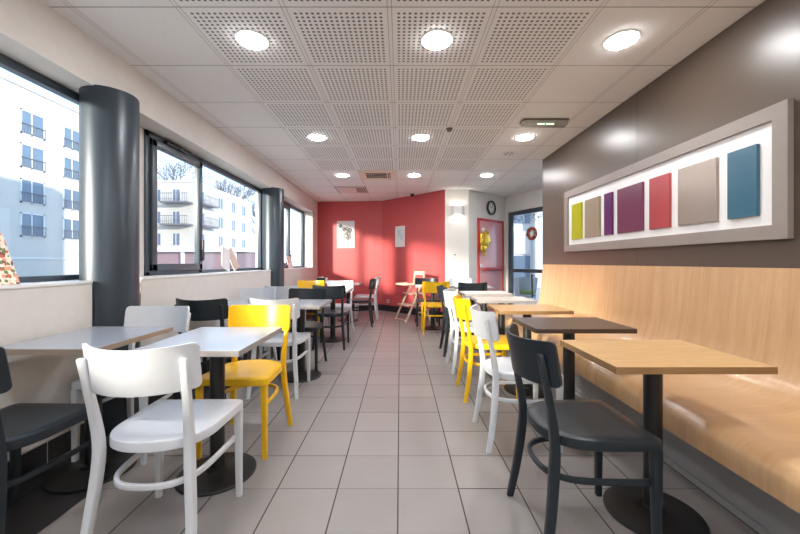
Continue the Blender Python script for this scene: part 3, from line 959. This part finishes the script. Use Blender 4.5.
poster(p, 0.26, 0.44, M['blue_ink'], fig_lines, 4)
loc, rz = on_line(A1, A2, 0.20, 0.0, 0.23)
p = thing('wall_socket', 'small white socket low on the red wall', 'socket', loc, rz)
bm = bm_new(); box(bm, -0.038, 0.038, -0.010, -0.001, -0.038, 0.038, 0.004); obj('plate', bm, M['trim_white'], p)
bm = bm_new(); lathe(bm, [(0.02, 0.001), (0.022, 0.012)], 20, (0, 0, 0), 'y'); obj('socket_hole', bm, M['rail'], p)

# sconce and thermostat on the white wall
p = thing('wall_sconce', 'white up-and-down wall light on the white wall', 'wall light', (1.14, 7.10, EYE + 1.02))
bm = bm_new(); box(bm, -0.045, 0.045, -0.02, -0.001, -0.05, 0.05, 0.004); obj('mount', bm, M['trim_white'], p)
bm = bm_new()
out = [(-0.115, -0.02), (0.115, -0.02), (0.115, -0.06), (0.08, -0.105), (-0.08, -0.105), (-0.115, -0.06)]
ins = [(x * 0.92, -0.02 + (y + 0.02) * 0.9 - 0.002) for x, y in out]
loft(bm, [[(x, y, -0.085) for x, y in out], [(x, y, 0.085) for x, y in out], [(x, y, 0.085) for x, y in ins], [(x, y, -0.085) for x, y in ins]], closed=True)
obj('shade', bm, M['trim_white'], p, smooth=0)
bm = bm_new(); lathe(bm, [(0.022, -0.05), (0.026, -0.04), (0.026, 0.04), (0.022, 0.05)], 20, (0, -0.058, 0)); obj('bulb', bm, M['sconce_glow'], p)
p = thing('thermostat', 'small white control box on the white wall below the wall light', 'control box', (1.10, 7.10, EYE + 0.145))
bm = bm_new(); box(bm, -0.05, 0.05, -0.022, -0.001, -0.04, 0.04, 0.005); obj('case', bm, M['trim_white'], p)
bm = bm_new(); lathe(bm, [(0.016, 0.022), (0.014, 0.030)], 18, (-0.008, 0, 0), 'y'); obj('dial', bm, M['ink'], p)

# door, clock on the angled wall
loc, rz = on_line(A3, A4, 0.0, 0.0, 0.0)
s0, s1 = 0.285, 1.245
dd = thing('door_1', 'red fire door with a push bar in the angled white wall', 'door', loc, rz)
dd['kind'] = 'structure'
bm = bm_new()
box(bm, s0, s0 + 0.05, -0.03, -0.001, 0, 2.045, 0.003); box(bm, s1 - 0.05, s1, -0.03, -0.001, 0, 2.045, 0.003); box(bm, s0, s1, -0.03, -0.001, 1.995, 2.045, 0.003)
obj('door_frame', bm, M['red_frame'], dd)
bm = bm_new(); box(bm, s0 + 0.052, s1 - 0.052, -0.022, -0.001, 0.005, 1.993, 0.002); leaf = obj('door_leaf', bm, M['red_door'], dd)
bm = bm_new(); box(bm, s0 + 0.12, s1 - 0.06, -0.075, -0.045, 0.965, 1.025, 0.01); box(bm, s0 + 0.12, s0 + 0.17, -0.06, -0.02, 0.96, 1.03, 0.004); box(bm, s1 - 0.14, s1 - 0.06, -0.07, -0.02, 0.955, 1.035, 0.006)
obj('push_bar', bm, M['red_frame'], leaf)
bm = bm_new(); box(bm, s0 + 0.075, s0 + 0.115, -0.030, -0.020, 0.88, 1.10, 0.006); tube(bm, [(s0 + 0.095, -0.03, 1.03), (s0 + 0.095, -0.07, 1.03), (s0 + 0.20, -0.07, 1.03)], 0.018)
obj('handle', bm, M['steel'], leaf)
for z in (1.78, 1.58, 0.3):
    bm = bm_new(); lathe(bm, [(0.014, z - 0.06), (0.014, z + 0.06)], 14, (s1 - 0.05, -0.035, 0)); obj('hinge', bm, M['red_frame'], dd)
# gold decoration hanging on the door
c, rz2 = on_line(A3, A4, 0.42, 0.03, 1.60)
g = thing('hanging_ornament', 'golden rounded ornament hanging on the red door', 'decoration', c, rz2)
def blob(bm, c, r, sq=0.45, lob=0.0, n=0):
    t = bmesh.new(); bmesh.ops.create_uvsphere(t, u_segments=24, v_segments=14, radius=1.0)
    for vtx in t.verts:
        a = math.atan2(vtx.co.z, vtx.co.x)
        k = 1 + lob * math.cos(n * a)
        vtx.co = Vector((vtx.co.x * r * k, vtx.co.y * r * sq, vtx.co.z * r * k)) + Vector(c)
    me = bpy.data.meshes.new('tmp'); t.to_mesh(me); t.free(); bm.from_mesh(me); bpy.data.meshes.remove(me)
bm = bm_new(); blob(bm, (0.02, -0.06, 0), 0.18, 0.4, 0.10, 5); blob(bm, (-0.03, -0.06, -0.16), 0.11, 0.4, 0.08, 5); obj('foil_body', bm, M['gold'], g)
bm = bm_new(); blob(bm, (-0.03, -0.05, 0.20), 0.045, 0.5); o = obj('knot', bm, M['trim_white'], g)
bm = bm_new(); tube(bm, [(-0.03, -0.05, 0.22), (-0.04, -0.01, 0.30)], 0.006); obj('cord', bm, M['trim_white'], g)
bm = bm_new(); blob(bm, (-0.02, -0.06, -0.29), 0.04, 0.6, 0.12, 4); obj('tail', bm, M['gold'], g)

c, rz2 = on_line(A3, A4, 0.765, 0.0, EYE + 1.155)
ck = thing('wall_clock', 'round black rimmed clock above the red door', 'clock', c, rz2)
bm = bm_new()
tube(bm, [(0.137 * math.cos(2 * PI * k / 48), -0.021, 0.137 * math.sin(2 * PI * k / 48)) for k in range(48)], 0.034, 0.04, 0.008, Vector((0, 1, 0)), 2, closed=True)
obj('rim', bm, M['black_metal'], ck)
bm = bm_new(); lathe(bm, [(0.12, 0.004), (0.12, 0.02)], 40, (0, 0, 0), 'y'); obj('face', bm, M['paper'], ck)
for k in range(12):
    a = k * PI / 6
    bm = bm_new(); obox(bm, (0.098 * math.sin(a), -0.0215, 0.098 * math.cos(a)), (0.012, 0.003, 0.026), Matrix.Rotation(a, 3, 'Y'))
    obj('hour_mark', bm, M['ink'], ck)
bm = bm_new(); obox(bm, (0.028 * math.sin(R(-50)), -0.024, 0.028 * math.cos(R(-50))), (0.011, 0.003, 0.075), Matrix.Rotation(R(-50), 3, 'Y')); obj('hour_hand', bm, M['ink'], ck)
bm = bm_new(); obox(bm, (0.04 * math.sin(R(35)), -0.027, 0.04 * math.cos(R(35))), (0.008, 0.003, 0.105), Matrix.Rotation(R(35), 3, 'Y')); obj('minute_hand', bm, M['ink'], ck)

# wreath and flakes on the glazed wall
c = on_w(0.80, 0.0, EYE + 0.58)
wr = thing('wreath', 'small red and white wreath hanging on the dark framed glass', 'wreath', (c.x, c.y, c.z), angW + PI if False else angW)
bm = bm_new()
rnd = random.Random(5)
sgn = -1 if on_w(0.8, 0.1, 0).y < on_w(0.8, 0, 0).y else 1
n1 = 40
rings = []
for i in range(n1):
    a = 2 * PI * i / n1
    rr = 0.036 * (0.85 + 0.3 * rnd.random())
    ce = Vector((0.105 * math.cos(a), 0, 0.105 * math.sin(a)))
    rad = Vector((math.cos(a), 0, math.sin(a)))
    rings.append([tuple(ce + rad * (rr * (0.9 + 0.2 * rnd.random()) * math.cos(b)) + Vector((0, rr * math.sin(b), 0)) + Vector((0, -0.0 , 0))) for b in [2 * PI * k / 10 for k in range(10)]])
loft(bm, rings, closed=True)
obj('ring', bm, M['wreath'], wr)
bm = bm_new(); blob(bm, (0, 0, -0.02), 0.05, 0.4, 0.1, 5); obj('centre_ornament', bm, M['paper'], wr)
bm = bm_new()
for k in range(90):
    t = 0.2 + rnd.random() * 1.0
    z = 2.13 - abs(rnd.gauss(0, 0.10))
    if z < 1.75: continue
    q = on_w(t, -0.035, z)
    obox(bm, q, (0.018 + 0.014 * rnd.random(), 0.003, 0.008 + 0.012 * rnd.random()), mw @ Matrix.Rotation(rnd.random() * PI, 3, 'Y'))
tag(obj('window_flakes', bm, M['flake'], smooth=0), 'scattered flakes stuck along the top of the dark framed glass', 'decoration', kind='stuff')

# ------------------------------------------------------------------ cards on the window sill
def card(name, label, y, w, h, mat, lean, inplane=0.0, x=-2.035, group='cards on the window sill'):
    t = thing(name, label, 'card', (x, y, SILL), 0, group)
    m3 = Matrix.Rotation(-lean, 4, 'Y') @ Matrix.Rotation(inplane, 4, 'X')
    lift = max(0.0, (w / 2) * abs(math.sin(inplane)))
    def put(nm, x0, x1, mm, grow=0.0):
        b = bm_new(); box(b, x0, x1, -w / 2 - grow, w / 2 + grow, -grow, h + grow)
        bmesh.ops.transform(b, matrix=Matrix.Translation((0, 0, lift + 0.003)) @ m3, verts=b.verts)
        return obj(nm, b, mm, t, smooth=0)
    put('board', -0.008, -0.0005, M['card_white'], 0.002)
    put('print', -0.0005, 0.0015, mat)
    return t
card('menu_card', 'printed food picture card on the sill at the far left edge', 1.80, 0.215, 0.285, M['food'], R(20))
card('menu_card', 'pale white card leaning on the sill in the middle window', 4.16, 0.17, 0.27, M['card_white'], R(12), R(-24))
card('menu_card', 'beige card leaning the other way on the sill in the middle window', 4.45, 0.15, 0.27, M['card_beige'], R(12), R(24))
card('menu_card', 'speckled card on the sill of the far window past the second column', 6.68, 0.26, 0.24, M['card_multi'], R(16))

# small items on the far window-side table
p = thing('napkin_holder', 'small dark box-shaped holder on the far table by the window wall', 'holder', (-1.52, 6.86, ZT + 0.0005), R(10))
bm = bm_new(); box(bm, -0.075, 0.075, -0.055, 0.055, 0.0, 0.105, 0.008); obj('holder_body', bm, M['black_metal'], p)
bm = bm_new(); box(bm, -0.05, 0.05, -0.035, 0.035, 0.105, 0.118, 0.003); obj('napkins', bm, M['paper'], p)
p = thing('paper_cup', 'white cup beside the dark holder on the far table', 'cup', (-1.445, 6.92, ZT + 0.0005))
bm = bm_new(); lathe(bm, [(0.026, 0.0), (0.037, 0.10), (0.039, 0.102), (0.034, 0.102), (0.024, 0.006)], 24); obj('cup_body', bm, M['paper'], p)
# ------------------------------------------------------------------ outside
GZ = -0.12
bm = bm_new(); box(bm, -90, -2.29, -40, 110, GZ - 0.2, GZ); struct('ground_street', bm, M['asphalt'], smooth=0)
bm = bm_new(); box(bm, -2.29, 60, 8.75, 110, GZ - 0.2, GZ); box(bm, 4.25, 60, 5.05, 8.75, GZ - 0.2, GZ); struct('ground_terrace', bm, M['asphalt'], smooth=0)

def facade_window(parent, org, ux, nrm, w, h, rail=True, pane=None):
    """org = lower left corner on the facade; ux along the facade; nrm outwards"""
    ux = Vector(ux); nrm = Vector(nrm); org = Vector(org); up = Vector((0, 0, 1))
    m3 = Matrix((ux, nrm, up)).transposed()
    def at(a, b, c): return org + ux * a + nrm * b + up * c
    bm = bm_new()
    f_ = 0.1 if w > 1.5 else 0.05
    for a, c, sa, sc in ((w / 2, h - f_ / 2, w, f_), (w / 2, f_ / 2, w, f_), (f_ / 2, h / 2, f_, h), (w - f_ / 2, h / 2, f_, h), (w * 0.45, h / 2, f_ * 0.9, h)):
        obox(bm, at(a, 0.03, c), (sa, 0.08, sc), m3)
    f = obj('window', bm, M['win_white'], parent, smooth=0)
    bm = bm_new(); obox(bm, at(w / 2, 0.015, h / 2), (w - 0.05, 0.03, h - 0.05), m3); obj('pane', bm, pane or M['shade_glass'], f, smooth=0)
    if rail:
        bm = bm_new()
        for c in (0.12, 0.85):
            obox(bm, at(w / 2, 0.16, c), (w + 0.1, 0.05, 0.05), m3)
        n = int(w / 0.22)
        for k in range(n + 1):
            obox(bm, at(w * k / n, 0.16, 0.48), (0.025, 0.025, 0.75), m3)
        obj('railing', bm, M['rail'], f, smooth=0)
    return f
# white apartment block across the street
XA = -30.0
ba = thing('apartment_building', 'white apartment block seen through the nearest window', 'building', (0, 0, 0))
bm = bm_new(); box(bm, XA - 12, XA, -26, 35.2, GZ, 15.0); obj('wall', bm, M['facade'], ba, smooth=0)
bm = bm_new(); box(bm, XA - 12.15, XA + 0.18, -26.1, 35.35, 15.0, 15.18); box(bm, XA, XA + 0.10, -26, 35.2, 1.38, 1.52); obj('cornice', bm, M['win_white'], ba, smooth=0)
for k in range(6):
    for z in (11.35, 8.65, 5.85, 3.15):
        y = 28.1 - 3.55 * 3 + 3.55 * k
        if y + 1.9 > 34.6: continue
        facade_window(ba, (XA, y, z), (0, 1, 0), (1, 0, 0), 1.9, 1.95)
# cream block with balconies
bb = thing('apartment_building', 'cream apartment block with balconies seen through the middle window', 'building', (0, 0, 0))
XB, YF = -22.0, 38.2
bm = bm_new(); box(bm, XB - 15, XB, YF, 53.0, GZ, 9.72); obj('wall', bm, M['facade_b'], bb, smooth=0)
bm = bm_new(); box(bm, XB - 15.1, XB + 0.12, YF - 0.12, 53.1, 9.72, 9.86); obj('cornice', bm, M['win_white'], bb, smooth=0)
for z in (7.7, 5.35, 3.0):
    for x in (-26.35, -24.4, -28.4):
        facade_window(bb, (x, YF, z - 0.1), (1, 0, 0), (0, -1, 0), 0.75 if x != -24.4 else 0.85, 1.35, rail=False)
    for y in (38.9, 43.0, 46.3, 49.4):
        facade_window(bb, (XB, y, z - 0.1), (0, 1, 0), (1, 0, 0), 1.15, 1.4, rail=False)
    if z > 4:
        bm = bm_new()
        box(bm, -25.1, -22.2, YF - 1.1, YF, z - 0.35, z - 0.18)
        for i in range(13):
            box(bm, -25.08 + i * 0.235, -25.05 + i * 0.235, YF - 1.08, YF - 1.05, z - 0.18, z + 0.65)
        box(bm, -25.1, -22.2, YF - 1.1, YF - 1.04, z + 0.62, z + 0.68)
        obj('balcony', bm, M['rail'], bb, smooth=0)
        bm = bm_new()
        box(bm, XB, XB + 1.0, 38.5, 41.3, z - 0.35, z - 0.18)
        for i in range(12):
            box(bm, XB + 0.95, XB + 0.98, 38.52 + i * 0.25, 38.55 + i * 0.25, z - 0.18, z + 0.65)
        box(bm, XB + 0.93, XB + 0.99, 38.5, 41.3, z + 0.62, z + 0.68)
        obj('balcony', bm, M['rail'], bb, smooth=0)
# low mauve building in front of it
bc = thing('low_building', 'low mauve clad building with a white eave in front of the cream block', 'building', (0, 0, 0))
bm = bm_new()
for k in range(11):
    z = GZ + k * 0.165
    box(bm, -14.6, -8.7, 20.0, 24.0, z, z + 0.150); box(bm, -14.57, -8.73, 20.03, 24, z + 0.145, z + 0.17)
obj('cladding', bm, M['mauve'], bc, smooth=0)
bm = bm_new(); box(bm, -14.9, -8.5, 19.7, 24.2, GZ + 1.815, GZ + 2.06, 0.02, 1); obj('eave', bm, M['win_white'], bc)
for x in (-12.2, -9.3):
    bm = bm_new(); box(bm, x, x + 0.16, 19.8, 19.95, GZ, GZ + 1.82); obj('post', bm, M['win_white'], bc, smooth=0)
# bare trees
def make_tree(label, loc, h, seed):
    t = thing('bare_tree', label, 'tree', loc, 0, 'bare trees behind the cream block')
    rnd = random.Random(seed)
    tr, br = bm_new(), bm_new()
    def grow(p, d, L, r, lv, bm):
        q = p + d * L
        mid = p + d * L * 0.5 + Vector((rnd.uniform(-1, 1), rnd.uniform(-1, 1), 0)) * L * 0.05
        tube(bm, [p, mid, q], r * 2, None, None, Vector((0.3, 0.5, 0.81)), 1, scales=[1, 0.85, 0.65])
        if lv == 0: return
        for k in range(3 if lv > 2 else 4):
            a = rnd.uniform(0, 2 * PI); sp = rnd.uniform(0.35, 0.8)
            nd = (d + Vector((math.cos(a), math.sin(a), rnd.uniform(-0.1, 0.4))) * sp).normalized()
            grow(p + (q - p) * rnd.uniform(0.55, 1.0), nd, L * rnd.uniform(0.6, 0.78), r * 0.6, lv - 1, br)
    grow(Vector((0, 0, 0)), Vector((0, 0, 1)), h * 0.36, h * 0.012, 5, tr)
    obj('trunk', tr, M['bark'], t, smooth=60)
    obj('branches', br, M['bark'], t, smooth=60)
    return t
tA = make_tree('tall bare tree above the left of the cream block rooftop', (-40.5, 66.0, GZ), 25.0, 1)
tB = make_tree('bare tree behind the middle of the cream block', (-32.0, 64.0, GZ), 19.0, 2)
tC = make_tree('bare tree standing free at the right end of the cream block', (-23.8, 60.0, GZ), 16.0, 3)
dup(tC, (-28.0, 74.0, GZ), 2.0, 'bare tree above the right part of the cream block').scale = (1.15, 1.15, 1.15)
dup(tB, (-42.0, 84.0, GZ), 1.0, 'bare tree between the tall tree and the middle one').scale = (1.3, 1.3, 1.3)
# outside the glazed wall: grey building, terrace chair
bd = thing('office_building', 'grey panelled building with white piers outside the far right glass', 'building', (0, 0, 0))
bm = bm_new(); box(bm, 2.0, 14.5, 18.0, 26.0, GZ, 9.0); obj('wall', bm, M['grey_facade'], bd, smooth=0)
for x in (6.70, 8.85):
    bm = bm_new(); box(bm, x, x + 0.38, 17.6, 18.0, GZ, 9.0); obj('pier', bm, M['win_white'], bd, smooth=0)
for x, w in ((5.75, 0.8), (7.2, 1.2)):
    for z, mt in ((0.3, 'shade_glass'), (1.55, 'pink_panel' if x > 7 else 'grey_facade'), (3.1, 'shade_glass')):
        bm = bm_new(); box(bm, x, x + w, 17.92, 18.0, z, z + 1.15, 0.01, 1); obj('panel', bm, M[mt], bd, smooth=0)
tc_ = thing('terrace_chair', 'white round-backed terrace chair with a green cushion outside the glass', 'chair', (3.22, 9.15, GZ), R(200))
bm = bm_new()
rings = []
for z, r, th in ((0.38, 0.26, 0.02), (0.55, 0.29, 0.02), (0.72, 0.31, 0.018), (0.86, 0.325, 0.015)):
    ring = []
    for i in range(21):
        a = R(-20 + 220 * i / 20 + 0)
        ring.append((r * math.cos(a), -r * math.sin(a), z))
    for i in range(20, -1, -1):
        a = R(-20 + 220 * i / 20)
        ring.append(((r - th) * math.cos(a), -(r - th) * math.sin(a), z))
    rings.append(ring)
loft(bm, rings); obj('backrest', bm, M['chair_white'], tc_)
bm = bm_new(); lathe(bm, [(0.25, 0.36), (0.27, 0.38), (0.27, 0.42), (0.25, 0.44)], 30); obj('seat', bm, M['chair_white'], tc_)
bm = bm_new(); lathe(bm, [(0.22, 0.44), (0.235, 0.46), (0.235, 0.50), (0.21, 0.53)], 30); obj('cushion', bm, M['grass'], tc_)
for sx, sy in ((1, 1), (1, -1), (-1, 1), (-1, -1)):
    bm = bm_new(); tube(bm, [(sx * 0.2, sy * 0.2, 0), (sx * 0.16, sy * 0.16, 0.37)], 0.03, k=2); obj('leg', bm, M['chair_white'], tc_)

# ------------------------------------------------------------------ light
def aim(o, d):
    o.rotation_euler = Vector(d).to_track_quat('-Z', 'Y').to_euler()
def lamp(name, typ, energy, col, d, loc=(0, 0, 0)):
    l = bpy.data.lights.new(name, typ); l.energy = energy; l.color = col
    o = bpy.data.objects.new(name, l); COL.objects.link(o); o.location = loc; aim(o, d)
    return o, l
o, l = lamp('sun', 'SUN', 3.4, (1.0, 0.93, 0.82), (-0.78, 0.62, -0.212)); l.angle = R(0.6)
# low sunlight thrown back by the glazing across the street
D = Vector((0.68, 0.70, -0.225)).normalized()
tgt = Vector((-0.6, 5.5, 0.9))
o, l = lamp('reflected_sun', 'SPOT', 120000, (1.0, 0.90, 0.74), D, tgt - D * 36)
l.spot_size = R(24); l.spot_blend = 0.3; l.shadow_soft_size = 2.0

w = bpy.data.worlds.new('sky'); scene.world = w; w.use_nodes = True
nt = w.node_tree
bg = nt.nodes['Background']
tc = N(nt, 'ShaderNodeTexCoord')
sp = N(nt, 'ShaderNodeSeparateXYZ'); nt.links.new(tc.outputs['Generated'], sp.inputs[0])
rp = N(nt, 'ShaderNodeValToRGB')
rp.color_ramp.elements[0].position = 0.0; rp.color_ramp.elements[0].color = (0.82, 0.91, 1.0, 1)
rp.color_ramp.elements[1].position = 0.48; rp.color_ramp.elements[1].color = (0.20, 0.33, 0.52, 1)
e = rp.color_ramp.elements.new(0.2); e.color = (0.52, 0.72, 1.0, 1)
nt.links.new(sp.outputs[2], rp.inputs[0])
nt.links.new(rp.outputs[0], bg.inputs[0])
bg.inputs[1].default_value = 2.2

# ------------------------------------------------------------------ camera and view
cam = bpy.data.cameras.new('camera')
cam.sensor_width = 36.0
cam.lens = 356.0 / 800.0 * 36.0
cam.shift_y = -5.0 / 800.0
cam.clip_end = 300
co = bpy.data.objects.new('camera', cam); COL.objects.link(co)
co.location = (0, 0, EYE); co.rotation_euler = (R(90), 0, 0)
scene.camera = co
scene.view_settings.view_transform = 'Standard'
scene.view_settings.look = 'None'
scene.view_settings.gamma = 1.0
scene.view_settings.exposure = 0.42
scene.view_settings.use_curve_mapping = False
